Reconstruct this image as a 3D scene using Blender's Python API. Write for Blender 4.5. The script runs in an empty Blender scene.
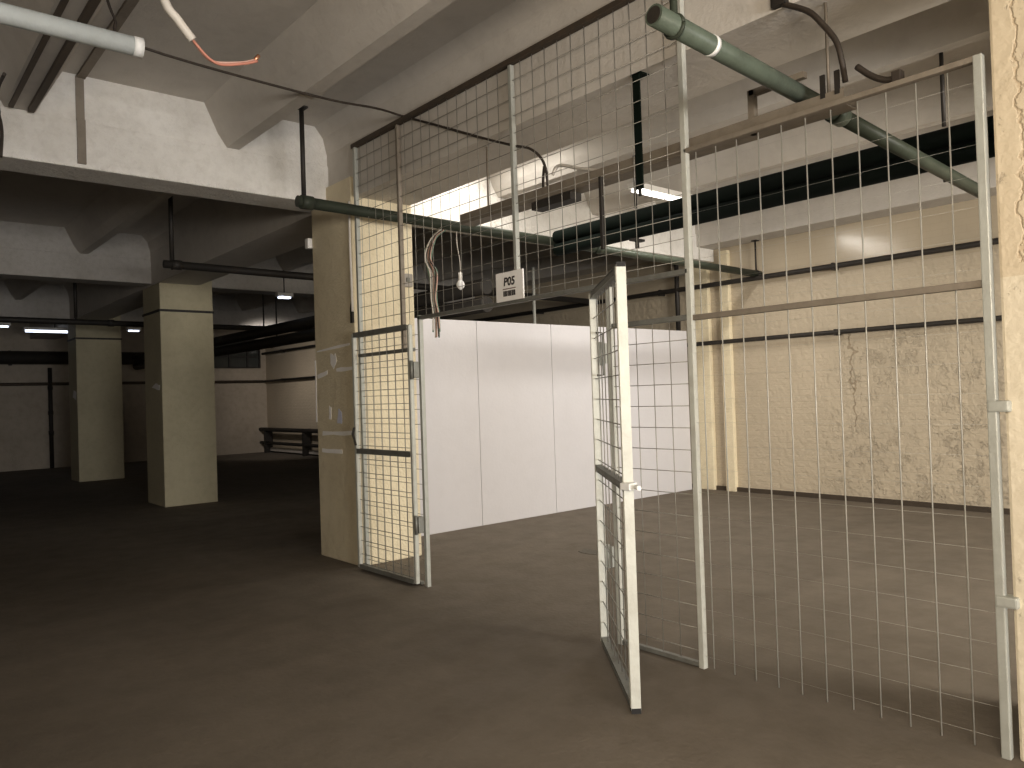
import bpy, bmesh, math, random
from mathutils import Vector, Matrix
random.seed(7)
scn = bpy.context.scene
COL = scn.collection

# ------------------------------------------------------------------ materials
def nodes(name):
    m = bpy.data.materials.new(name); m.use_nodes = True
    nt = m.node_tree; nt.nodes.clear()
    out = nt.nodes.new('ShaderNodeOutputMaterial')
    b = nt.nodes.new('ShaderNodeBsdfPrincipled')
    nt.links.new(b.outputs[0], out.inputs[0])
    return m, nt, b
def N(nt, t, **k):
    n = nt.nodes.new(t)
    for a, v in k.items(): setattr(n, a, v)
    return n
def sock(nt, s, v):
    if hasattr(v, 'links') or isinstance(v, bpy.types.NodeSocket): nt.links.new(v, s)
    else: s.default_value = v
def math_(nt, op, a, b=0.0, c=None, clamp=False):
    n = N(nt, 'ShaderNodeMath', operation=op, use_clamp=clamp)
    sock(nt, n.inputs[0], a); sock(nt, n.inputs[1], b)
    if c is not None: sock(nt, n.inputs[2], c)
    return n.outputs[0]
def mixc(nt, f, a, b):
    n = N(nt, 'ShaderNodeMix', data_type='RGBA')
    sock(nt, n.inputs[0], f); sock(nt, n.inputs[6], a); sock(nt, n.inputs[7], b)
    return n.outputs[2]
def coords(nt, scale=(1, 1, 1)):
    g = N(nt, 'ShaderNodeNewGeometry')
    mp = N(nt, 'ShaderNodeMapping'); mp.inputs['Scale'].default_value = scale
    nt.links.new(g.outputs['Position'], mp.inputs['Vector'])
    return mp.outputs[0]
def noise(nt, vec, scale, detail=4.0, rough=.55, lo=.35, hi=.65):
    n = N(nt, 'ShaderNodeTexNoise'); nt.links.new(vec, n.inputs['Vector'])
    n.inputs['Scale'].default_value = scale; n.inputs['Detail'].default_value = detail
    n.inputs['Roughness'].default_value = rough
    r = N(nt, 'ShaderNodeMapRange'); nt.links.new(n.outputs[0], r.inputs[0])
    r.inputs[1].default_value = lo; r.inputs[2].default_value = hi
    return r.outputs[0]
def bump(nt, b, h, strength=.3, dist=.02):
    n = N(nt, 'ShaderNodeBump'); n.inputs['Strength'].default_value = strength
    n.inputs['Distance'].default_value = dist
    nt.links.new(h, n.inputs['Height']); nt.links.new(n.outputs[0], b.inputs['Normal'])
def c4(r, g, b): return (r, g, b, 1)

def plaster(name, base, dirt, scale=1.6, rough=.75, amount=.6, bs=.25, fine=40, spec=.3):
    m, nt, b = nodes(name); v = coords(nt)
    f = noise(nt, v, scale, 6, .6, .35, .75)
    f2 = noise(nt, v, scale * 7, 4, .6, .45, .8)
    k = math_(nt, 'MULTIPLY', math_(nt, 'ADD', math_(nt, 'MULTIPLY', f, .7), math_(nt, 'MULTIPLY', f2, .5)), amount, clamp=True)
    nt.links.new(mixc(nt, k, c4(*base), c4(*dirt)), b.inputs['Base Color'])
    b.inputs['Roughness'].default_value = rough; b.inputs['Specular IOR Level'].default_value = spec
    h = math_(nt, 'ADD', noise(nt, v, fine, 3, .6, .3, .7), math_(nt, 'MULTIPLY', f2, 1.5))
    bump(nt, b, h, bs, .01)
    return m
def metal(name, base, worn, rough=.45, metallic=.35, amount=.5, scale=9):
    m, nt, b = nodes(name); v = coords(nt)
    f = math_(nt, 'MULTIPLY', noise(nt, v, scale, 6, .65, .45, .75), amount)
    nt.links.new(mixc(nt, f, c4(*base), c4(*worn)), b.inputs['Base Color'])
    b.inputs['Roughness'].default_value = rough; b.inputs['Metallic'].default_value = metallic
    bump(nt, b, noise(nt, v, 60, 3), .12, .004)
    return m
def emit(name, col, strength):
    m, nt, b = nodes(name)
    b.inputs['Base Color'].default_value = c4(*col)
    b.inputs['Emission Color'].default_value = c4(*col); b.inputs['Emission Strength'].default_value = strength
    return m

M = {}
# brushed concrete floor, worn and faintly shiny
m, nt, b = nodes('floor_concrete'); v = coords(nt)
f = noise(nt, v, .55, 5, .6, .3, .7); f2 = noise(nt, v, 4, 6, .65, .4, .75); f3 = noise(nt, coords(nt, (1, .25, 1)), 3, 5, .6, .4, .7)
c = mixc(nt, f, c4(.215, .185, .15), c4(.165, .142, .114)); c = mixc(nt, math_(nt, 'MULTIPLY', f2, .35), c, c4(.11, .09, .068))
c = mixc(nt, math_(nt, 'MULTIPLY', f3, .25), c, c4(.25, .215, .17))
nt.links.new(c, b.inputs['Base Color'])
nt.links.new(math_(nt, 'MULTIPLY_ADD', f2, .15, .7), b.inputs['Roughness']); b.inputs['Specular IOR Level'].default_value = .15
bump(nt, b, math_(nt, 'ADD', f2, noise(nt, v, 30, 4)), .12, .01)
M['floor'] = m
M['ceiling'] = plaster('ceiling_paint', (.62, .585, .535), (.42, .39, .35), 1.1, .8, .5, .15)
M['beam'] = plaster('beam_paint', (.80, .775, .73), (.50, .465, .41), 2.2, .7, .55, .4)
M['beam_hall'] = plaster('hall_beam_paint', (.50, .475, .44), (.30, .27, .23), 2.2, .75, .6, .3)  # darker copy of the beam paint; the hall's dimness is in the colour
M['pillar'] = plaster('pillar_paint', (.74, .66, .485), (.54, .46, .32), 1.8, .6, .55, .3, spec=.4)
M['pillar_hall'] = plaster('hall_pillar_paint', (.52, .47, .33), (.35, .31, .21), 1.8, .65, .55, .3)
M['white'] = plaster('white_board', (.60, .585, .595), (.53, .515, .52), .9, .55, .45, .06, 25)
M['hall_wall'] = plaster('hall_wall_paint', (.5, .44, .36), (.30, .25, .19), 1.0, .7, .7, .3)

# painted brick of the back wall: flaking lower zone, smooth band at the top
m, nt, b = nodes('painted_brick')
g = N(nt, 'ShaderNodeNewGeometry'); sx = N(nt, 'ShaderNodeSeparateXYZ'); nt.links.new(g.outputs['Position'], sx.inputs[0])
cx = N(nt, 'ShaderNodeCombineXYZ'); nt.links.new(sx.outputs[0], cx.inputs[0]); nt.links.new(sx.outputs[2], cx.inputs[1])
br = N(nt, 'ShaderNodeTexBrick'); nt.links.new(cx.outputs[0], br.inputs['Vector'])
br.inputs['Scale'].default_value = 1; br.inputs['Brick Width'].default_value = .26; br.inputs['Row Height'].default_value = .08
br.inputs['Mortar Size'].default_value = .007; br.inputs['Mortar Smooth'].default_value = .6
v = coords(nt)
big = noise(nt, v, .9, 5, .6, .35, .7); flake = noise(nt, v, 9, 6, .7, .52, .60); flake_zone = noise(nt, v, .7, 2, .5, .36, .55)
low = math_(nt, 'LESS_THAN', sx.outputs[2], 2.17)
right = N(nt, 'ShaderNodeMapRange'); nt.links.new(sx.outputs[0], right.inputs[0]); right.inputs[1].default_value = -5.6; right.inputs[2].default_value = -4.6
fl = math_(nt, 'MULTIPLY', math_(nt, 'MULTIPLY', flake, flake_zone), math_(nt, 'MULTIPLY', low, right.outputs[0]))
c = mixc(nt, big, c4(.52, .445, .335), c4(.42, .36, .27))
c = mixc(nt, math_(nt, 'MULTIPLY', low, .35), mixc(nt, .5, c, c4(.48, .415, .32)), c)
c = mixc(nt, math_(nt, 'MULTIPLY', br.outputs['Fac'], .07), c, c4(.30, .24, .165))
c = mixc(nt, math_(nt, 'MULTIPLY', fl, .24), c, c4(.27, .215, .145))
wv = N(nt, 'ShaderNodeTexNoise'); nt.links.new(v, wv.inputs['Vector']); wv.inputs['Scale'].default_value = 6; wv.inputs['Detail'].default_value = 5
ln = math_(nt, 'ABSOLUTE', math_(nt, 'ADD', math_(nt, 'ADD', sx.outputs[0], 4.62), math_(nt, 'MULTIPLY', math_(nt, 'SUBTRACT', wv.outputs[0], .5), .35)))
ck = math_(nt, 'MULTIPLY', math_(nt, 'LESS_THAN', ln, .014), math_(nt, 'MULTIPLY', low, math_(nt, 'GREATER_THAN', sx.outputs[2], .95)))
c = mixc(nt, math_(nt, 'MULTIPLY', ck, .6), c, c4(.22, .17, .11))
nt.links.new(c, b.inputs['Base Color'])
b.inputs['Roughness'].default_value = .5
up = math_(nt, 'GREATER_THAN', sx.outputs[2], 2.95)
nt.links.new(math_(nt, 'MULTIPLY_ADD', up, -.33, .52), b.inputs['Roughness'])
h = math_(nt, 'SUBTRACT', math_(nt, 'MULTIPLY', math_(nt, 'SUBTRACT', 1.0, br.outputs['Fac']), math_(nt, 'MULTIPLY_ADD', low, .10, .05)), math_(nt, 'MULTIPLY', fl, 1.1))
h = math_(nt, 'ADD', h, math_(nt, 'MULTIPLY', noise(nt, v, 14, 5), .5))
h = math_(nt, 'MULTIPLY', h, math_(nt, 'MULTIPLY_ADD', up, -.93, 1.0))
bump(nt, b, h, .6, .018)
M['brick'] = m

# cream paint with one long wandering crack on the near right pillar
m, nt, b = nodes('cracked_cream_paint')
g = N(nt, 'ShaderNodeNewGeometry'); sx = N(nt, 'ShaderNodeSeparateXYZ'); nt.links.new(g.outputs['Position'], sx.inputs[0]); v = coords(nt)
w = N(nt, 'ShaderNodeTexNoise'); nt.links.new(v, w.inputs['Vector']); w.inputs['Scale'].default_value = 5; w.inputs['Detail'].default_value = 6; w.inputs['Roughness'].default_value = .62
line = math_(nt, 'ABSOLUTE', math_(nt, 'SUBTRACT', math_(nt, 'ADD', sx.outputs[0], math_(nt, 'MULTIPLY', math_(nt, 'SUBTRACT', w.outputs[0], .5), .22)), -.965))
cr = N(nt, 'ShaderNodeMapRange'); nt.links.new(line, cr.inputs[0]); cr.inputs[1].default_value = .002; cr.inputs[2].default_value = .010; cr.inputs[3].default_value = 1; cr.inputs[4].default_value = 0
high = math_(nt, 'GREATER_THAN', sx.outputs[2], 1.95); crack = math_(nt, 'MULTIPLY', cr.outputs[0], high)
chips = noise(nt, v, 9, 6, .7, .62, .68)
c = mixc(nt, noise(nt, v, 1.5, 5, .6, .35, .7), c4(.63, .545, .405), c4(.52, .44, .32))
lower = math_(nt, 'LESS_THAN', sx.outputs[2], 1.9)
c = mixc(nt, math_(nt, 'MULTIPLY', lower, .5), c, c4(.68, .63, .51))
c = mixc(nt, math_(nt, 'MULTIPLY', crack, .45), c, c4(.42, .31, .19)); c = mixc(nt, math_(nt, 'MULTIPLY', chips, .45), c, c4(.40, .33, .25))
nt.links.new(c, b.inputs['Base Color']); b.inputs['Roughness'].default_value = .6
bump(nt, b, math_(nt, 'SUBTRACT', math_(nt, 'MULTIPLY', noise(nt, v, 20, 4), .4), math_(nt, 'ADD', crack, chips)), .5, .01)
M['cracked'] = m

M['steel'] = metal('painted_grey_steel', (.42, .425, .385), (.29, .28, .245), .45, .15, .5)
M['steel_white'] = metal('painted_pale_steel', (.54, .54, .485), (.36, .34, .29), .45, .1, .5)
M['steel_dark'] = metal('dull_steel', (.24, .24, .215), (.13, .11, .085), .5, .3, .6)
M['wire'] = metal('galvanised_wire', (.30, .285, .25), (.2, .17, .13), .4, .3, .4, 20)
M['wire_bright'] = metal('bright_wire', (.40, .385, .34), (.30, .28, .23), .4, .1, .4, 20)  # paler copy of the wire; light on the right screen put into colour
M['rust'] = metal('rusty_dark_rail', (.075, .058, .042), (.13, .085, .05), .7, .1, .6)
M['green'] = metal('green_pipe_paint', (.05, .058, .042), (.032, .034, .026), .45, .0, .6)
M['green_light'] = metal('sage_pipe_paint', (.115, .138, .108), (.07, .08, .062), .42, .0, .6)
M['green_dark'] = metal('deep_green_pipe_paint', (.007, .013, .009), (.005, .008, .006), .8, .0, .6)
M['green_dark'].node_tree.nodes['Principled BSDF'].inputs['Specular IOR Level'].default_value = .12
for k_ in ('green', 'green_light'): M[k_].node_tree.nodes['Principled BSDF'].inputs['Specular IOR Level'].default_value = .2
M['dark'] = metal('dark_iron', (.03, .026, .022), (.06, .045, .03), .6, .1, .5)
M['tray'] = metal('dusty_tray_steel', (.26, .225, .18), (.16, .13, .1), .6, .2, .6)
M['black_rubber'] = metal('black_rubber', (.018, .016, .015), (.03, .027, .024), .7, 0, .5)
M['rail_brown'] = metal('brown_rail', (.11, .09, .07), (.16, .13, .10), .7, 0, .5)
M['cable_dark'] = metal('dark_cable_sheath', (.045, .034, .025), (.075, .055, .04), .65, 0, .5)
M['cable_white'] = metal('white_cable_sheath', (.62, .58, .52), (.45, .41, .36), .6, 0, .5)
M['cable_red'] = metal('red_core', (.50, .22, .16), (.4, .25, .18), .55, 0, .5)
M['cable_pink'] = metal('pale_pink_core', (.58, .38, .31), (.45, .28, .22), .55, 0, .5)
M['cable_green'] = metal('green_core', (.20, .30, .23), (.12, .18, .14), .6, 0, .5)
M['copper'] = metal('copper_core', (.65, .35, .22), (.5, .25, .15), .4, .8, .4)
M['pvc'] = metal('pale_grey_pipe', (.52, .55, .54), (.40, .42, .40), .55, 0, .5)
M['pvc_end'] = metal('white_pipe_end', (.75, .75, .73), (.6, .6, .58), .6, 0, .4)
M['paper'] = plaster('paper', (.93, .91, .88), (.84, .80, .75), 8, .7, .5, .1)
M['paper_blue'] = plaster('bluish_paper', (.62, .64, .78), (.72, .7, .7), 12, .7, .5, .1)
M['ink'] = metal('black_ink', (.05, .045, .045), (.10, .085, .08), .7, 0, .5)
M['ink_brown'] = metal('brown_ink', (.22, .15, .13), (.10, .08, .07), .7, 0, .7, 60)
M['plastic_white'] = metal('white_plastic', (.78, .76, .72), (.6, .57, .52), .4, 0, .3)
M['plastic_grey'] = metal('grey_plastic', (.36, .33, .29), (.25, .22, .18), .5, 0, .5)
M['bulb'] = metal('opal_glass', (.85, .85, .85), (.75, .75, .75), .15, 0, .3)
M['tube_lit'] = emit('lit_tube', (.78, .85, 1.0), 2.2)
M['tube_room'] = emit('room_tube', (1, .97, .93), 3.0)
M['skirting'] = plaster('dark_skirting', (.075, .058, .042), (.05, .04, .03), 4, .8, .5)
M['stain'] = plaster('damp_stain', (.12, .105, .08), (.16, .14, .11), 6, .6, .5)
m, nt, b = nodes('dark_window_glass'); v = coords(nt)
nt.links.new(mixc(nt, noise(nt, v, 2, 4), c4(.035, .04, .035), c4(.06, .06, .05)), b.inputs['Base Color']); b.inputs['Roughness'].default_value = .2
M['dark_glass'] = m
M['day_glass'] = emit('bright_window_glass', (.95, .97, 1.0), 1.5)  # glowing panes of the unseen added windows

# ------------------------------------------------------------------ geometry helpers (world coordinates)
class MB:
    def __init__(s): s.bm = bmesh.new()
    def box(s, x0, x1, y0, y1, z0, z1, bevel=0.0):
        r = bmesh.ops.create_cube(s.bm, size=1.0)
        for v in r['verts']:
            v.co = Vector(((x0 + x1) / 2 + v.co.x * (x1 - x0), (y0 + y1) / 2 + v.co.y * (y1 - y0), (z0 + z1) / 2 + v.co.z * (z1 - z0)))
        if bevel:
            es = list({e for v in r['verts'] for e in v.link_edges})
            bmesh.ops.bevel(s.bm, geom=es, offset=bevel, segments=2, affect='EDGES', profile=.6)
        return s
    def bar(s, a, b, w, h, bevel=0.0, up=(0, 0, 1)):
        a = Vector(a); b = Vector(b); d = (b - a); L = d.length; d.normalize()
        up = Vector(up)
        if abs(d.dot(up)) > .98: up = Vector((0, 1, 0))
        sd = d.cross(up).normalized(); u2 = sd.cross(d)
        r = bmesh.ops.create_cube(s.bm, size=1.0); mid = (a + b) / 2
        for v in r['verts']:
            v.co = mid + d * v.co.x * L + sd * v.co.y * w + u2 * v.co.z * h
        if bevel:
            es = list({e for v in r['verts'] for e in v.link_edges})
            bmesh.ops.bevel(s.bm, geom=es, offset=bevel, segments=2, affect='EDGES')
        return s
    def tube(s, pts, r, seg=8, cap=True):
        pts = [Vector(p) for p in pts]; n = len(pts)
        rr = r if isinstance(r, (list, tuple)) else [r] * n
        t0 = (pts[1] - pts[0]).normalized()
        ref = Vector((0, 0, 1)) if abs(t0.z) < .9 else Vector((1, 0, 0))
        nrm = t0.cross(ref).normalized(); rings = []; pt = t0
        for i, p in enumerate(pts):
            t = (pts[min(i + 1, n - 1)] - pts[max(i - 1, 0)]).normalized()
            ax = pt.cross(t)
            if ax.length > 1e-6: nrm = Matrix.Rotation(pt.angle(t), 3, ax) @ nrm
            nrm = (nrm - t * nrm.dot(t)).normalized(); bn = t.cross(nrm); pt = t
            rings.append([s.bm.verts.new(p + rr[i] * (math.cos(2 * math.pi * k / seg) * nrm + math.sin(2 * math.pi * k / seg) * bn)) for k in range(seg)])
        for i in range(n - 1):
            for k in range(seg):
                f = s.bm.faces.new((rings[i][k], rings[i][(k + 1) % seg], rings[i + 1][(k + 1) % seg], rings[i + 1][k])); f.smooth = True
        if cap:
            s.bm.faces.new(rings[0][::-1]); s.bm.faces.new(rings[-1])
        return s
    def poly(s, pts, nrm, th):
        nrm = Vector(nrm) * th
        a = [s.bm.verts.new(Vector(p)) for p in pts]; b = [s.bm.verts.new(Vector(p) + nrm) for p in pts]; n = len(a)
        s.bm.faces.new(a[::-1]); s.bm.faces.new(b)
        for i in range(n): s.bm.faces.new((a[i], a[(i + 1) % n], b[(i + 1) % n], b[i]))
        return s
    def prism_x(s, prof, x0, x1):     # closed (y,z) outline extruded along x
        return s.poly([(x0, y, z) for y, z in prof], (1, 0, 0), x1 - x0)
    def done(s, name, mat, parent=None):
        bmesh.ops.recalc_face_normals(s.bm, faces=s.bm.faces)
        if parent is not None:
            bmesh.ops.translate(s.bm, verts=s.bm.verts, vec=-parent.location if parent.parent is None else -(parent.location + parent.parent.location))
        me = bpy.data.meshes.new(name); s.bm.to_mesh(me); s.bm.free(); me.materials.append(M[mat])
        o = bpy.data.objects.new(name, me); COL.objects.link(o)
        if parent is not None: o.parent = parent
        return o
def smooth(pts, k=6):                 # Catmull-Rom
    P = [Vector(p) for p in pts]; P = [2 * P[0] - P[1]] + P + [2 * P[-1] - P[-2]]; out = []
    for i in range(1, len(P) - 2):
        for j in range(k):
            t = j / k; a, b, c, d = P[i - 1], P[i], P[i + 1], P[i + 2]
            out.append(.5 * ((2 * b) + (c - a) * t + (2 * a - 5 * b + 4 * c - d) * t * t + (3 * b - a - 3 * c + d) * t ** 3))
    out.append(P[-2]); return out
def thing(name, label, cat, loc, group=None):
    o = bpy.data.objects.new(name, None); COL.objects.link(o); o.location = loc; o.empty_display_size = .1
    return tag(o, label, cat, group)
def tag(o, label, cat, group=None):
    o['label'] = label; o['category'] = cat
    if group: o['group'] = group
    return o
def struct(o, label=None):
    o['kind'] = 'structure'
    if label: o['label'] = label
    return o

# ------------------------------------------------------------------ shell
XL, XR, YF, YB, ZC = -23.0, 9.0, -6.0, 9.72, 4.10
struct(MB().box(XL - .2, XR + .2, YF - .2, YB + .2, -.2, 0).done('floor', 'floor'))
struct(MB().box(XL - .2, XR + .2, YF - .2, YB + .2, ZC, ZC + .2).done('ceiling', 'ceiling'))
wb = struct(MB().box(XL - .2, XR + .2, YB, YB + .25, 0, ZC).done('wall_back', 'brick'), 'long painted brick wall with flaking beige paint')
struct(MB().box(XL - .2, XL, YF, YB, 0, ZC).done('wall_left', 'hall_wall'))
struct(MB().box(XR, XR + .2, YF, YB, 0, ZC).done('wall_right', 'hall_wall'))
struct(MB().box(XL - .2, XR + .2, YF - .2, YF, 0, ZC).done('wall_front', 'hall_wall'))
struct(MB().box(XL, XR, YB - .035, YB, 0, .06).done('baseboard_back', 'skirting'))
# pale cross beams (along Y) on each row of pillars, with a bearing ledge
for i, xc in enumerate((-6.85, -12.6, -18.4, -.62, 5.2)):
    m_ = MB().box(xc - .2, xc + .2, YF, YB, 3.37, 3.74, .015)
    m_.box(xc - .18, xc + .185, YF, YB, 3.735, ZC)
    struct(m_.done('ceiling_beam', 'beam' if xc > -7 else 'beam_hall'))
# tie beam along X over the line of pillars; the near flank leans back above the rail
struct(MB().prism_x([(3.478, 3.345), (4.08, 3.345), (4.08, 3.76), (4.3, ZC), (3.36, ZC), (3.44, 4.0), (3.478, 3.84)], XL, XR).done('ceiling_beam', 'ceiling'))
struct(MB().box(XL, XR, 9.3, YB, 3.55, ZC, .01).done('ceiling_beam', 'ceiling'))
# ribs of the precast ceiling (along X)
for yc in (-5.3, -3.75, -2.2, -.6, .98, 2.575, 5.65, 7.2, 8.65):
    w0, w1 = (.055, .16) if yc != .98 else (.1, .19)
    struct(MB().prism_x([(yc - w0, 3.745), (yc + w0, 3.745), (yc + w1 * .8, 3.85), (yc + w1 * 1.5, ZC), (yc - w1 * 1.5, ZC), (yc - w1 * .8, 3.85)], XL, XR).done('ceiling_rib', 'ceiling'))
# pillars
def pillar(x0, x1, y0, y1, mat, label, zt=3.38):
    return struct(MB().box(x0, x1, y0, y1, 0, zt, .012).done('pillar', mat), label)
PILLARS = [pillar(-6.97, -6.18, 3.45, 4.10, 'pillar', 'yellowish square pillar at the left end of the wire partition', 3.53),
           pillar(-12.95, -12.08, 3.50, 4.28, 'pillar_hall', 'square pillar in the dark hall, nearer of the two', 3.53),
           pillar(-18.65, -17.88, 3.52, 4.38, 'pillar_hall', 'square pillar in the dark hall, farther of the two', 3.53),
           pillar(-1.045, -.2, 3.45, 4.10, 'cracked', 'cracked cream pillar at the right edge of the picture', 3.38)]
pillar(4.75, 5.6, 3.45, 4.1, 'pillar', 'square pillar'); pillar(-7.05, -6.73, 9.64, YB, 'pillar', 'shallow half pillar against the brick wall', 3.5)
struct(MB().box(-6.53, -6.38, 9.645, YB, 0, 3.5, .006).done('trim_1', 'pillar'), 'narrow pale vertical strip on the brick wall')
for p, (x0, x1, y0, y1, z) in zip(PILLARS[1:3], ((-12.95, -12.08, 3.50, 4.28, 2.92), (-18.65, -17.88, 3.52, 4.38, 2.95))):
    m_ = MB(); e = .012
    m_.box(x0 - e, x1 + e, y0 - e, y0, z, z + .035).box(x0 - e, x1 + e, y1, y1 + e, z, z + .035).box(x0 - e, x0, y0, y1, z, z + .035).box(x1, x1 + e, y0, y1, z, z + .035)
    m_.done('strap', 'dark', p)
# white board partition under the cross beam
m_ = MB().box(-7.10, -7.055, 4.10, 9.52, 0, 2.36)
ys = [4.1, 5.52, 6.71, 7.9, 9.52]
for a, b_ in zip(ys, ys[1:]): m_.box(-7.06, -7.04, a + .003, b_ - .003, .0, 2.375, .003)
struct(m_.done('wall_inner', 'white'), 'white board partition wall behind the gate')

# windows: dark barred one in the hall, unseen bright ones added for light
w = struct(MB().box(XL, XL + .04, 7.9, 9.5, 2.62, 3.42).done('window_1', 'dark_glass'))
m_ = MB()
for a in (7.9, 8.55, 9.1, 9.47): m_.box(XL + .03, XL + .09, a, a + .05, 2.6, 3.45)
for z in (2.58, 2.9, 3.15, 3.42): m_.box(XL + .03, XL + .08, 7.85, 9.52, z, z + .04)
m_.done('window_bars', 'dark', w)
for i, y in enumerate((-1.1, 5.2)):
    w = struct(MB().box(XR - .02, XR, y, y + 3.4, .3, 1.9).done('window_%d' % (i + 2), 'day_glass'))
    m_ = MB()
    for yy in (y, y + 1.1, y + 2.25, y + 3.36): m_.box(XR - .07, XR - .01, yy, yy + .05, .27, 1.93)
    for z in (.25, 1.9): m_.box(XR - .07, XR - .01, y, y + 3.4, z, z + .05)
    m_.done('window_frame', 'steel_white', w)

# ------------------------------------------------------------------ wire partition
YP = 3.45
def mesh_grid(mb, o, ux, w, z0, z1, step=.12, r=.0028, x_off=.06, z_off=.06, nrm=(0, 1, 0), rh=None):
    o = Vector(o); ux = Vector(ux); nv = Vector(nrm) * r * 1.6
    x = x_off
    while x < w - .01:
        a = o + ux * x; mb.tube([a + Vector((0, 0, z0)) + nv, a + Vector((0, 0, z1)) + nv], r, 6); x += step
    z = z0 + z_off
    while z < z1 - .01:
        mb.tube([o + Vector((0, 0, z)) - nv, o + ux * w + Vector((0, 0, z)) - nv], rh or r, 6); z += step
    return mb
def post(x, z0, z1, w=.04, d=.04): return MB().box(x - w / 2, x + w / 2, YP - d / 2, YP + d / 2, z0, z1, .004)

wp = thing('wire_partition', 'tall grey wire mesh partition from the yellow pillar to the post beside the open gate', 'partition', (-4.2, YP, 0))
for x, z0, z1, mt in ((-6.075, 0, 3.77, 'steel'), (-5.37, 1.9, 3.77, 'tray'), (-3.93, 2.16, 3.75, 'steel'), (-2.52, 0, 3.76, 'steel_white'), (-5.125, 0, 2.16, 'steel'), (-3.1, 0, 2.14, 'steel_white')):
    post(x, z0, z1, .034 if z0 == 0 else .03, .036).done('post', mt, wp)
post(-3.14, 2.36, 2.80, .022, .022).done('upper_post', 'dark', wp)  # dark iron colour stands in for the shade on this post
MB().box(-6.12, -1.2, YP - .022, YP + .022, 3.755, 3.795, .006).done('top_rail', 'rust', wp)
MB().box(-5.14, -2.52, YP - .018, YP + .018, 2.125, 2.155, .004).done('transom', 'steel_dark', wp)
MB().box(-6.10, -5.23, YP - .018, YP + .018, 1.88, 1.91, .004).done('rail', 'steel_dark', wp)
MB().box(-3.1, -2.53, YP - .015, YP + .015, 1.875, 1.905, .004).done('rail', 'steel_dark', wp)
MB().box(-3.1, -2.53, YP - .015, YP + .015, .005, .03, .004).done('rail', 'steel_dark', wp)
MB().box(-6.10, -5.2, YP - .015, YP + .015, .005, .03, .004).done('rail', 'steel_dark', wp)
g_ = MB(); mesh_grid(g_, (-6.06, YP, 0), (1, 0, 0), 3.52, 2.14, 3.76, .12, .0023)
mesh_grid(g_, (-6.06, YP, 0), (1, 0, 0), .92, .03, 2.14, .12, .0023); mesh_grid(g_, (-3.09, YP, 0), (1, 0, 0), .55, .03, 1.89, .12, .0023)
g_.done('wire_mesh', 'wire', wp)

rp = thing('wire_screen', 'fixed wire mesh panel beside the cracked cream pillar, right of the open gate', 'panel', (-1.8, YP, 0))
post(-1.085, 0, 2.80, .034).done('post', 'steel', rp)
MB().box(-2.52, -1.08, YP - .018, YP + .018, 2.775, 2.80, .004).done('rail', 'tray', rp)
MB().box(-2.515, -1.10, YP - .008, YP + .022, 1.87, 1.90, .004).done('rail', 'tray', rp)
mesh_grid(MB(), (-2.515, YP, 0), (1, 0, 0), 1.43, .01, 2.77, .125, .0034, rh=.0005).done('wire_mesh', 'wire_bright', rp)
for z in (1.37, .60):
    MB().box(-1.10, -1.02, YP - .03, YP + .035, z, z + .045, .008).done('bracket', 'steel', rp)

def leaf(a, b, name_label, side):
    """a gate leaf between hinge foot a and free foot b"""
    a = Vector(a); b = Vector(b); u = (b - a).normalized(); w = (b - a).length; n = Vector((-u.y, u.x, 0))
    t = thing('gate_leaf', name_label, 'gate', ((a + b) / 2), 'hinged wire gate leaves')
    Z = Vector((0, 0, 1))
    for p in (a + u * .022, b - u * .022):
        MB().bar(p + Z * .02, p + Z * 2.09, .036, .036, .005, up=n).done('stile', 'steel_white', t)
    for z, h, mt in ((2.075, .035, 'steel_dark'), (1.05, .035, 'steel_dark'), (.035, .03, 'steel_dark')):
        MB().bar(a + u * .045 + Z * z, b - u * .045 + Z * z, .038, h, .004).done('rail', mt, t)
    mesh_grid(MB(), a + u * .04, u, w - .08, .04, 2.07, .12, .0028, .09, .1, n).done('wire_mesh', 'wire', t)
    return t, a, b, u, n
lt, a, b_, u, n = leaf((-5.185, 3.40, 0), (-6.13, 3.40, 0), 'left wire gate leaf folded flat against the mesh by the yellow pillar', 1)
for z in (.43, 1.66):
    MB().box(-5.185, -5.125, 3.378, 3.428, z, z + .13, .006).tube([(-5.156, 3.375, z - .01), (-5.156, 3.375, z + .14)], .014, 10).done('hinge', 'steel_dark', lt)
MB().poly([(-6.07, 3.38, 1.10), (-6.08, 3.38, 1.10), (-6.12, 3.38, 1.2), (-6.10, 3.38, 1.26), (-6.13, 3.38, 1.2)], (0, -1, 0), .02).done('lock_case', 'dark', lt)
rt, a, b_, u, n = leaf((-3.18, 3.385, 0), (-2.385, 2.74, 0), 'right wire gate leaf standing open towards the viewer', -1)
for z in (.45, 1.66):
    MB().tube([(-3.15, 3.41, z), (-3.15, 3.41, z + .14)], .014, 10).box(-3.17, -3.11, 3.405, 3.43, z + .01, z + .13).done('hinge', 'steel', rt)
q = b_ + Vector((0, 0, 1.055))
MB().tube([q - u * .05 + n * .03, q + u * .03 + n * .03, q + u * .075 + n * .035], .011, 10).box(q.x - .03, q.x + .03, q.y - .03, q.y + .03, 1.04, 1.075, .006).done('latch', 'pvc_end', rt)
MB().bar(b_ - u * .022 + Vector((0, 0, 2.088)), b_ - u * .022 + Vector((0, 0, 2.105)), .038, .038, .003, up=n).done('stile_cap', 'black_rubber', rt)
MB().bar(b_ - u * .022, b_ - u * .022 + Vector((0, 0, .022)), .038, .038, .003, up=n).done('foot_cap', 'black_rubber', rt)
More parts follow.
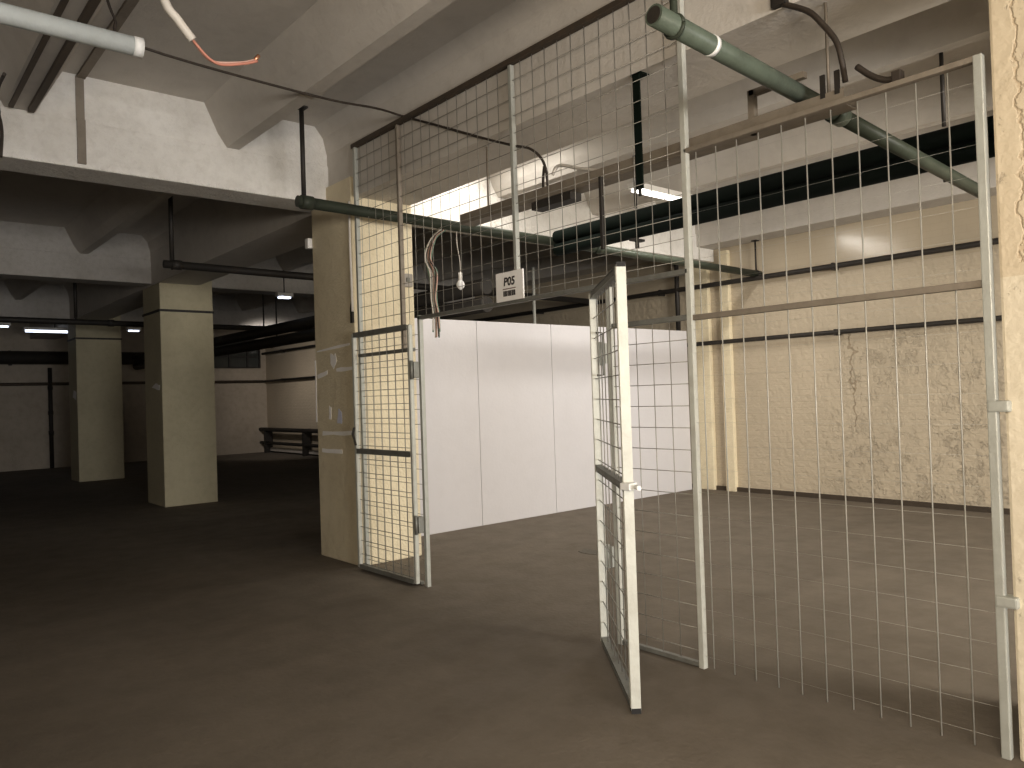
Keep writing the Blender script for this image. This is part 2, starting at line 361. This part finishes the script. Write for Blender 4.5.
MB().tube([a + u * .09 + Vector((0, 0, 1.85)), a + u * .09 + n * .04 + Vector((0, 0, 1.85)), a + u * .09 + n * .04 + Vector((0, 0, 1.6)), a + u * .09 + Vector((0, 0, 1.6))], .007, 8).done('handle', 'steel_dark', rt)

# door sign
sg = thing('sign_plate', 'small white sign reading P05 hung on the mesh above the gate opening', 'sign', (-3.98, 3.425, 2.14))
MB().box(-4.125, -3.84, 3.418, 3.429, 2.145, 2.345, .002).done('plate', 'paper', sg)
cu = bpy.data.curves.new('lettering', 'FONT'); cu.body = 'P05'; cu.size = .078; cu.align_x = 'CENTER'; cu.extrude = .0006; cu.offset = .0022; cu.shear = .12
t = bpy.data.objects.new('lettering', cu); COL.objects.link(t); t.parent = sg; t.location = (-.01, -.0085, .112); t.rotation_euler = (math.pi / 2, 0, 0); cu.materials.append(M['ink'])
bpy.context.view_layer.update()
me = bpy.data.meshes.new_from_object(t.evaluated_get(bpy.context.evaluated_depsgraph_get())); bpy.data.objects.remove(t)
t = bpy.data.objects.new('lettering', me); COL.objects.link(t); t.parent = sg; t.location = (-.002, -.0085, .112); t.rotation_euler = (math.pi / 2, 0, 0)
MB().box(-4.05, -3.915, 3.4165, 3.4182, 2.225, 2.231).done('rule_line', 'ink_brown', sg)
m_ = MB(); x = -4.045
while x < -3.92:
    wv = random.choice((.003, .005, .008)); m_.box(x, x + wv, 3.4165, 3.4182, 2.178, 2.215); x += wv + random.choice((.002, .003, .004))
m_.done('barcode', 'ink', sg)

# ------------------------------------------------------------------ pipes
def pipe(name, pts, r, mat, label, cat='pipe', joints=(), group=None, seg=20, root=None):
    t = thing(name, label, cat, Vector(pts[0]), group)
    MB().tube(pts, r, seg).done('tube', mat, t)
    P = [Vector(p) for p in pts]
    for f in joints:
        d = P[-1] - P[0]; c_ = P[0] + d * f; d.normalize()
        MB().tube([c_ - d * .05, c_ + d * .05], r * 1.22, seg).done('coupling', mat, t)
    return t
def hanger(t, x, y, z0, z1, r=.011, mat='dark', ring=0.0):
    MB().tube([(x, y, z0), (x, y, z1)], r, 8).done('hanger_rod', mat, t)
    if ring:
        pts = [(x + ring * math.cos(k * math.pi / 8), y, z0 - ring + ring * math.sin(k * math.pi / 8)) for k in range(17)]
        MB().tube(pts, .009, 6).done('clamp', mat, t)
    MB().box(x - .04, x + .04, y - .04, y + .04, z1 - .012, z1 + .004).done('ceiling_plate', mat, t)
t = pipe('sprinkler_pipe', [(-5.9, 2.80, 3.15), (-5.9, 9.715, 3.08)], .047, 'green', 'green pipe running past the yellow pillar and on through the mesh to the brick wall', joints=(.012, .52))
hanger(t, -5.9, 2.86, 3.195, 3.94, .02, 'dark', .048)
hanger(t, -5.9, 9.62, 3.13, 3.55, .012, 'dark', .048)
for z, lb in ((3.157, 'upper of the two thick dark green pipes crossing behind the mesh'), (3.022, 'lower of the two thick dark green pipes crossing behind the mesh')):
    t = pipe('main_pipe', [(-5.84, 5.7, z), (XR - .1, 5.7, z)], .0665, 'green_dark', lb, group='thick green pipes')
    for x in (-2.02, -4.75):
        if z > 3.1: MB().tube([(x, 5.7, 3.24), (x, 5.7, 3.75)], .014, 8).done('hanger_rod', 'dark', t)
        else:
            MB().tube([(x, 5.7, 2.86), (x, 5.7, 2.955)], .02, 8).box(x - .03, x + .03, 5.62, 5.78, 2.925, 2.945).done('saddle', 'dark', t)
t = pipe('drain_pipe', [(-1.9, 2.43, 2.985), (-1.9, 3.95, 2.906)], .043, 'green_light', 'sage green pipe slanting over the right mesh panel with a cut end', joints=(.985,))
MB().tube([(-1.9, 3.95, 2.906), (-1.9, 6.0, 2.80)], .041, 20).done('far_tube', 'green', t)  # same pipe; shade on its far half put in as darker green
MB().tube([(-1.9, 2.80, 2.966), (-1.9, 2.825, 2.965)], .0455, 20).done('band', 'pvc_end', t)
MB().tube([(-1.9, 2.427, 2.9852), (-1.9, 2.43, 2.985)], .034, 20).done('bore', 'dark', t)
hanger(t, -1.9, 2.56, 3.02, 3.745, .016, 'green', .045)
t = thing('hanging_bracket', 'dark green flat steel bracket hanging from the beam above the gate', 'bracket', (-2.87, 3.487, 3.345))
MB().box(-2.895, -2.845, 3.481, 3.494, 2.67, 3.345, .003).done('strap', 'green_dark', t)
MB().box(-2.91, -2.83, 3.481, 3.56, 3.335, 3.347).done('ceiling_plate', 'green_dark', t)
MB().tube([(-2.87, 3.487, 2.68), (-2.87, 3.487, 2.63)], .01, 8).done('bolt', 'dark', t)
# pipes on the brick wall
for z, r, lb in ((3.02, .035, 'upper dark pipe along the brick wall'), (2.17, .03, 'lower dark pipe along the brick wall')):
    t = pipe('wall_pipe', [(XL + .05, 9.60, z), (XR - .1, 9.60, z)], r, 'dark', lb, group='dark pipes along the walls', seg=12)
    for k in range(8): MB().box(-21.6 + k * 2.8, -21.57 + k * 2.8, 9.58, YB, z - r - .01, z + r + .01).done('wall_clip', 'dark', t)
pipe('wall_pipe', [(XL + .06, -5.8, 2.2), (XL + .06, 9.6, 2.17)], .04, 'rust', 'dark pipe along the far end wall of the hall', group='dark pipes along the walls', seg=12)
t = pipe('heating_pipe', [(XL + .178, -5.8, 2.85), (XL + .178, 7.7, 2.85)], .17, 'dark', 'fat dark pipe high along the far end wall of the hall', seg=20)
for y in (-3, .5, 3, 7): MB().box(XL + .003, XL + .03, y, y + .06, 2.66, 3.04).box(XL + .003, XL + .2, y, y + .06, 2.66, 2.685).done('wall_bracket', 'dark', t)
pipe('down_pipe', [(XL + .06, 3.9, 0), (XL + .06, 3.9, 2.6)], .05, 'dark', 'vertical dark pipe on the far end wall of the hall', joints=(.35, .55, .8), seg=12)
t = thing('wall_rail', 'low dark pipe rail along the far hall wall', 'rail', (-21, 9.5, 0))
for z in (.70, .30): MB().tube([(-23, 9.5, z), (-14, 9.5, z)], .06 if z > .5 else .045, 10).done('rail_pipe', 'dark', t)
for x in (-22.6, -20.0, -17.4, -14.6): MB().box(x - .05, x + .05, 9.45, 9.68, 0, .75).done('leg', 'dark', t)
MB().box(-23, -14, 9.60, 9.67, .05, .16).done('kerb', 'cable_white', t)
# hall pipe runs
t = pipe('hall_pipe', [(-9.0, 2.66, 3.09), (-9.0, 9.6, 3.04)], .045, 'dark', 'dark pipe crossing in front of the nearer hall pillar', joints=(.02, .4), group='pipes under the hall ceiling', seg=12)
for y in (2.75, 5.5): hanger(t, -9.0, y, 3.13, 4.09, .026, 'dark', .047)
t = pipe('hall_pipe', [(-15.2, -5.5, 3.05), (-15.2, 9.6, 3.02)], .05, 'dark', 'dark pipe between the two hall pillars', joints=(.3, .6), group='pipes under the hall ceiling', seg=12)
for y in (3.0, 8.0): hanger(t, -15.2, y, 3.1, 4.09, .028, 'dark', .05)
for z, lb in ((2.84, 'upper of two fat dark pipes crossing the hall'), (2.62, 'lower of two fat dark pipes crossing the hall')):
    t = pipe('main_pipe', [(XL + .4, 5.9, z), (-7.3, 5.9, z)], .10, 'dark', lb, group='fat hall pipes', seg=16)
    for x in (-20.8, -14.0, -9.6):
        if z > 2.7: MB().tube([(x, 5.9, z + .09), (x, 5.9, ZC)], .014, 8).done('hanger_rod', 'dark', t)
        else: MB().tube([(x + .3, 6.02, z - .06), (x + .3, 6.02, ZC)], .014, 8).bar((x + .3, 5.9, z - .1), (x + .3, 6.03, z - .06), .03, .02).done('hanger_rod', 'dark', t)
t = pipe('vent_pipe', [(-7.25, 9.60, 2.3), (-7.25, 9.60, 3.55)], .035, 'dark', 'short upright dark pipe on the brick wall at the end of the white partition', seg=12)
t = pipe('support_post', [(-7.6, 6.95, 0), (-7.6, 6.95, 3.2)], .022, 'steel', 'thin pale post rising behind the white partition', 'post', seg=12)
# pale pipe near the camera
t = pipe('plastic_pipe', [(-3.7, 1.02, 3.13), (-3.7, -2.6, 3.13)], .042, 'pvc', 'pale grey pipe with a cut end hanging at the upper left')
MB().tube([(-3.7, 1.025, 3.13), (-3.7, .985, 3.13)], .0445, 20).done('end_rim', 'pvc_end', t)
hanger(t, -3.7, -.62, 3.175, 3.745, .012, 'dark', .046); hanger(t, -3.7, -2.2, 3.175, 3.745, .012, 'dark', .046)

# ------------------------------------------------------------------ cable tray and cables
t = thing('cable_tray', 'dusty brown cable tray running behind the mesh above the gate', 'cable tray', (-3.1, 3.56, 2.78))
MB().box(-4.62, -1.66, 3.50, 3.62, 2.795, 2.80).box(-4.62, -1.66, 3.498, 3.503, 2.795, 2.87).box(-4.62, -1.66, 3.617, 3.622, 2.795, 2.87).done('channel', 'tray', t)
for x in (-1.76, -1.69): MB().box(x - .012, x + .012, 3.495, 3.505, 2.85, 2.96).done('strap', 'dark', t)
MB().bar((-2.15, 3.53, 2.795), (-2.15, 3.53, 3.02), .035, .035).bar((-2.16, 3.53, 3.005), (-1.86, 3.53, 3.005), .035, .03).done('support_arm', 'tray', t)
for x in (-4.4, -1.78): MB().tube([(x, 3.6, 2.87), (x, 3.6, 3.345)], .008, 6).done('hanger_rod', 'tray', t)
MB().box(-3.82, -3.45, 3.50, 3.6, 2.74, 2.79).done('box_cover', 'dark', t)

def cable(name, pts, r, mat, label, cat='cable', group=None, k=6, seg=8):
    return tag(MB().tube(smooth(pts, k), r, seg).done(name, mat), label, cat, group)
cable('power_cable', [(-5.11, 1.2, 4.09), (-5.11, 1.26, 3.9), (-5.11, 1.4, 3.76), (-5.15, 2.6, 3.735), (-5.2, 3.15, 3.78), (-5.28, 3.435, 3.805), (-4.8, 3.463, 3.59), (-4.25, 3.463, 3.34), (-3.95, 3.466, 3.21), (-3.78, 3.48, 3.14), (-3.69, 3.51, 3.02), (-3.68, 3.53, 2.81)], .009, 'cable_dark', 'dark cable from the ceiling that slopes down to the cable tray over the gate')
cable('loose_cable', [(-3.715, 3.53, 3.02), (-3.74, 3.54, 2.93), (-3.76, 3.56, 2.81)], .009, 'cable_dark', 'short dark cable tail dropping into the tray')
cable('grey_conduit', [(-3.66, 3.55, 2.95), (-3.6, 3.56, 3.0), (-3.4, 3.57, 2.93), (-3.12, 3.58, 2.84)], .011, 'cable_white', 'pale conduit lying on the tray over the gate', 'conduit')
cable('power_cable', [(-1.93, 3.463, 3.36), (-1.8, 3.463, 3.27), (-1.73, 3.463, 3.18), (-1.67, 3.463, 3.08), (-1.65, 3.468, 2.99), (-1.66, 3.52, 2.90)], .014, 'cable_dark', 'thick dark cable curving down the beam towards the cracked pillar')
t = tag(MB().tube(smooth([(-1.58, 3.466, 2.93), (-1.52, 3.466, 2.87), (-1.46, 3.466, 2.83), (-1.40, 3.466, 2.82)]), .014, 8).box(-1.425, -1.385, 3.445, 3.49, 2.802, 2.85, .004).done('cable_end', 'cable_dark'), 'dark cable stub with a clamp above the right mesh panel', 'cable')
t = tag(MB().box(-1.98, -1.9, 3.44, 3.48, 3.35, 3.41, .008).done('junction_box', 'dark'), 'dark junction box on the beam at the top edge', 'box')
# hanging cut cable, upper left
t = thing('hanging_cable', 'thick white cable hanging from the ceiling with bare reddish cores', 'cable', (-3.4, 1.0, 4.09))
MB().tube(smooth([(-3.4, .93, 4.09), (-3.4, .97, 3.6), (-3.4, 1.03, 3.25), (-3.4, 1.09, 3.16), (-3.4, 1.15, 3.09)]), .019, 12).done('sheath', 'cable_white', t)
MB().tube(smooth([(-3.4, 1.15, 3.09), (-3.4, 1.20, 3.035), (-3.4, 1.25, 3.018), (-3.4, 1.36, 3.045), (-3.4, 1.43, 3.075)]), .007, 8).done('core', 'cable_pink', t)
MB().tube(smooth([(-3.395, 1.15, 3.085), (-3.39, 1.21, 3.026), (-3.395, 1.27, 3.012), (-3.39, 1.37, 3.04), (-3.395, 1.435, 3.07)]), .0065, 8).done('core', 'cable_red', t)
MB().tube([(-3.4, 1.425, 3.072), (-3.4, 1.445, 3.10)], .009, 8).done('bare_end', 'copper', t)
# strap and thin cable on the pale beam
t = tag(MB().box(-6.665, -3.6, 1.36, 1.42, 4.075, 4.098).box(-6.665, -6.655, 1.35, 1.41, 3.40, 4.09).box(-6.66, -6.63, 1.35, 1.41, 3.40, 3.745).done('flat_conduit', 'tray'), 'flat brown conduit across the ceiling and down the pale beam', 'conduit')
cable('thin_cable', [(-6.0, .8, 3.74), (-6.3, .8, 3.74), (-6.63, .84, 3.72), (-6.642, .86, 3.55), (-6.642, .85, 3.36)], .012, 'cable_dark', 'thin dark cable dropping over the pale beam at the left edge')
m_ = MB().box(-6.6, -3.4, .90, .93, 3.725, 3.746).box(-6.6, -3.4, 1.02, 1.06, 3.715, 3.746)
tag(m_.done('cable_rail', 'rail_brown'), 'pair of dark rails under the ceiling rib at the upper left', 'rail')  # thin dark strips paint the shaded edges of the rib underside
# bundle of wires by the yellow pillar
t = thing('wire_bundle', 'loose bundle of green and pink wires hanging beside the yellow pillar', 'wires', (-6.08, 4.13, 3.1))
cols = ['cable_green', 'cable_white', 'cable_pink', 'cable_green', 'cable_dark', 'cable_pink']
for k in range(8):
    ox, oy = random.uniform(-.05, .05), random.uniform(-.01, .05)
    pts = [(-5.91 + ox * .3, 4.25 + oy, 3.086), (-5.99 + ox, 4.2 + oy, 3.03 - abs(ox)), (-6.04 + ox, 4.17 + oy, 2.85 + random.uniform(-.05, .05)), (-5.97 + ox * 1.6, 4.19 + oy, 2.65 + random.uniform(-.06, .06)), (-6.0 + ox * .6, 4.19 + oy, 2.45), (-5.98 + ox * .9, 4.2 + oy, 2.3), (-5.97 + ox * 1.3, 4.2 + oy, 2.16 - random.random() * .12)]
    MB().tube(smooth(pts), .007, 6).done('wire', ['cable_green', 'cable_white', 'cable_pink', 'cable_green', 'cable_dark', 'cable_pink', 'cable_green', 'cable_white'][k], t)
t = thing('hanging_bulb', 'white light bulb hanging on a thin wire behind the mesh', 'bulb', (-5.9, 4.45, 3.05))
MB().tube(smooth([(-5.9, 4.42, 3.083), (-5.87, 4.40, 2.95), (-5.9, 4.45, 2.8), (-5.9, 4.45, 2.68)]), .005, 6).done('wire', 'cable_white', t)
MB().tube([(-5.9, 4.45, 2.69), (-5.9, 4.45, 2.62)], .02, 10).done('socket', 'plastic_white', t)
MB().tube([(-5.9, 4.45, 2.625 - .1 * k / 8) for k in range(9)], [.016, .022, .032, .039, .042, .040, .034, .022, .006], 14).done('bulb', 'bulb', t)
t = thing('switch_box', 'grey switch box on the lit face of the yellow pillar', 'switch', (-6.165, 4.02, 2.62))
MB().box(-6.182, -6.13, 3.95, 4.06, 2.555, 2.68, .01).done('case', 'plastic_grey', t)
MB().box(-6.131, -6.115, 3.985, 4.02, 2.60, 2.64, .003).done('button', 'steel_dark', t)
tag(MB().box(-7.03, -6.96, 3.40, 3.452, 3.0, 3.1, .012).done('junction_box', 'plastic_white'), 'small white junction box high on the yellow pillar', 'box')
cable('taped_cable', [(-6.2, 3.444, 3.3), (-6.205, 3.444, 2.9), (-6.195, 3.442, 2.5), (-6.19, 3.44, 2.3)], .012, 'cable_white', 'pale cord taped down the corner of the yellow pillar')
tag(MB().poly([(-6.225, 3.453, 2.2), (-6.185, 3.453, 2.2), (-6.185, 3.453, 2.34), (-6.2, 3.453, 2.4), (-6.225, 3.453, 2.33)], (0, -1, 0), .02).done('door_hook', 'dark'), 'small dark hook on the corner of the yellow pillar', 'hook')

# torn paper on pillars
def scrap(pts, label, mat='paper', y=3.4505, group='torn paper on the yellow pillar'):
    out = []
    for i, (x, z) in enumerate(pts):
        x2, z2 = pts[(i + 1) % len(pts)]
        for f in (0, .35, .7): out.append((x + (x2 - x) * f + random.uniform(-.007, .007), y, z + (z2 - z) * f + random.uniform(-.007, .007)))
    return tag(MB().poly(out, (0, -1, 0), .003).done('paper_scrap', mat), label, 'paper', group)
def strip(x0, z0, x1, z1, w): return [(x0, z0 - w), (x1, z1 - w), (x1, z1 + w), (x0, z0 + w)]
scrap(strip(-6.93, 1.985, -6.28, 2.01, .012), 'topmost torn white paper strip on the yellow pillar')
scrap([(-6.66, 1.86), (-6.60, 1.80), (-6.54, 1.87), (-6.55, 1.95), (-6.60, 1.93), (-6.65, 1.95)], 'heart-shaped white paper scrap on the yellow pillar')
scrap(strip(-6.93, 1.74, -6.72, 1.78, .02), 'ragged white scrap below left of the heart-shaped one')
scrap(strip(-6.55, 1.79, -6.24, 1.79, .016), 'ragged white scrap below right of the heart-shaped one')
scrap([(-6.56, 1.29), (-6.47, 1.28), (-6.46, 1.40), (-6.53, 1.42)], 'bluish white paper scrap in the middle of the yellow pillar', 'paper_blue')
scrap([(-6.72, 1.33), (-6.68, 1.32), (-6.67, 1.44), (-6.71, 1.45)], 'thin white scrap left of the bluish one')
scrap(strip(-6.86, 1.19, -6.25, 1.20, .018), 'long white tape strip low on the yellow pillar')
scrap(strip(-6.88, 1.03, -6.48, 1.025, .02), 'lowest torn paper strip on the yellow pillar')
scrap([(-6.99, 1.3), (-6.965, 1.3), (-6.96, 1.9), (-6.985, 1.9)], 'narrow upright tape remnant on the left edge of the yellow pillar')
scrap([(-18.3, 1.75), (-18.0, 1.70), (-17.95, 1.86), (-18.2, 1.9)], 'pale torn paper on the farther hall pillar', y=3.5205, group='torn paper on hall pillars')
scrap([(-12.6, 1.80), (-12.2, 1.74), (-12.18, 1.82), (-12.4, 1.86)], 'pale torn paper on the nearer hall pillar', y=3.5005, group='torn paper on hall pillars')

# ------------------------------------------------------------------ lamps
def batten(c_, axis, L, lit, label, group='fluorescent lamps'):
    x, y, z = c_; t = thing('tube_lamp', label, 'lamp', (x, y, z), group); h = L / 2
    bx = lambda m, w, z0, z1, hh: m.box(x - hh, x + hh, y - w, y + w, z0, z1, .004) if axis == 'x' else m.box(x - w, x + w, y - hh, y + hh, z0, z1, .004)
    bx(MB(), .06, z, z + .06, h).done('housing', 'plastic_white', t)
    rt_ = .03 if x < -19.5 else .014
    for s_ in (-.03, .03):
        p = [(x - h + .04, y + s_, z - .02), (x + h - .04, y + s_, z - .02)] if axis == 'x' else [(x + s_, y - h + .04, z - .02), (x + s_, y + h - .04, z - .02)]
        MB().tube(p, rt_, 10).done('tube', lit, t)
    if z < 3.6: MB().tube([(x, y, z + .06), (x, y, ZC)], .01, 8).done('hanger_rod', 'dark', t)
    return t
batten((-5.9, 4.9, 4.042), 'x', 1.3, 'tube_room', 'lit tube lamp in the ceiling recess by the yellow pillar')  # lamp body added with the recess fill, hidden behind the tie beam
batten((1.2, 4.9, 4.042), 'x', 1.3, 'tube_room', 'lit tube lamp in the ceiling recess over the mesh room')  # unseen lamp body added with the far room fill
batten((.6, .2, 4.042), 'x', 1.3, 'tube_room', 'lit tube lamp in the ceiling recess above the viewer')  # unseen lamp body added with the fill near the camera
batten((-19.6, 3.45, 3.27), 'y', 1.2, 'tube_lit', 'lit tube lamp far down the hall, left of the farther pillar')
batten((-19.1, 2.3, 3.3), 'y', .5, 'tube_lit', 'lit tube lamp far down the hall at the left edge')
batten((-19.3, 5.0, 3.3), 'y', .3, 'tube_lit', 'small lit lamp between the two hall pillars')
batten((-12.4, 5.6, 3.3), 'y', .28, 'tube_lit', 'small lit lamp right of the nearer hall pillar')
batten((-5.38, 7.4, 3.684), 'y', 2.0, 'tube_room', 'lit tube lamp under the ribs behind the thick green pipes')
tag(MB().poly([(-5.05 + .16 * math.cos(k * .63) * (1 + .3 * math.sin(k * 2.1)), 5.25 + .09 * math.sin(k * .63), .0) for k in range(10)], (0, 0, 1), .003).done('floor_stain', 'stain'), 'dark damp patch on the floor near the white partition', 'stain')

def area(name, loc, rot, sx_, sy_, power, col, spread=math.pi):
    l = bpy.data.lights.new(name, 'AREA'); l.shape = 'RECTANGLE'; l.size = sx_; l.size_y = sy_; l.energy = power; l.color = col; l.spread = spread
    o = bpy.data.objects.new(name, l); COL.objects.link(o); o.location = loc; o.rotation_euler = rot
    return o
def aimed(name, loc, tgt, sx_, sy_, power, col, spread=math.pi):
    d = Vector(tgt) - Vector(loc)
    return area(name, loc, d.to_track_quat('-Z', 'Y').to_euler(), sx_, sy_, power, col, spread)
area('lamp_light_room', (-5.9, 4.9, 3.98), (0, 0, 0), 1.0, .8, 20, (1, .96, .90))  # weak fill added in the hidden recess for pillar and floor
area('lamp_light_tubes', (-5.38, 7.4, 3.645), (0, 0, 0), .1, 1.9, 34, (1, .97, .92))
aimed('lamp_light_room_far', (2.4, 5.3, 2.5), (-4.4, 8.8, .3), 2.0, 1.2, 190, (1, .94, .84), math.radians(125))  # soft fill added out of view for the back wall and floor
aimed('lamp_light_near', (1.0, -.8, 2.3), (-1.4, 4, 1.5), 1.6, 1.0, 90, (1, .88, .72), math.radians(130))  # fill added beside the camera to brighten the right pillar
area('window_light_room', (8.8, 6.9, 1.2), (0, math.radians(90), 0), 1.6, 3.4, 140, (.97, .97, 1.0))  # added light in front of the unseen window, room side
area('window_light_passage', (8.8, .6, 1.1), (0, math.radians(90), 0), 1.6, 3.4, 720, (.98, .97, .97))  # added low light from the right, brightens the pale beam
aimed('lamp_light_hall', (-17.2, 7.0, 3.2), (-21.0, 9.7, 1.6), .6, .3, 14, (1, .93, .88), math.radians(70))  # fill added to brighten the far hall wall; no fixture here

wd = bpy.data.worlds.new('world'); scn.world = wd; wd.use_nodes = True
wd.node_tree.nodes['Background'].inputs[0].default_value = (.06, .055, .05, 1); wd.node_tree.nodes['Background'].inputs[1].default_value = .1

# ------------------------------------------------------------------ camera
yaw, pitch, roll, F = .862092273, .0143274133, -.0328422614, 769.84
cy, sy, cp, sp, cr, sr = math.cos(yaw), math.sin(yaw), math.cos(pitch), math.sin(pitch), math.cos(roll), math.sin(roll)
f = Vector((-sy * cp, cy * cp, sp)); r = Vector((cy, sy, 0)); u = r.cross(f)
r2 = cr * r + sr * u; u2 = -sr * r + cr * u
cam = bpy.data.cameras.new('camera'); cam.sensor_width = 36; cam.lens = F * 36 / 1024; cam.clip_start = .05
co = bpy.data.objects.new('camera', cam); COL.objects.link(co)
co.matrix_world = Matrix(((r2.x, u2.x, -f.x, 0), (r2.y, u2.y, -f.y, 0), (r2.z, u2.z, -f.z, 1.5), (0, 0, 0, 1)))
scn.camera = co
scn.view_settings.view_transform = 'Standard'; scn.view_settings.look = 'None'; scn.view_settings.exposure = .3; scn.view_settings.gamma = .88
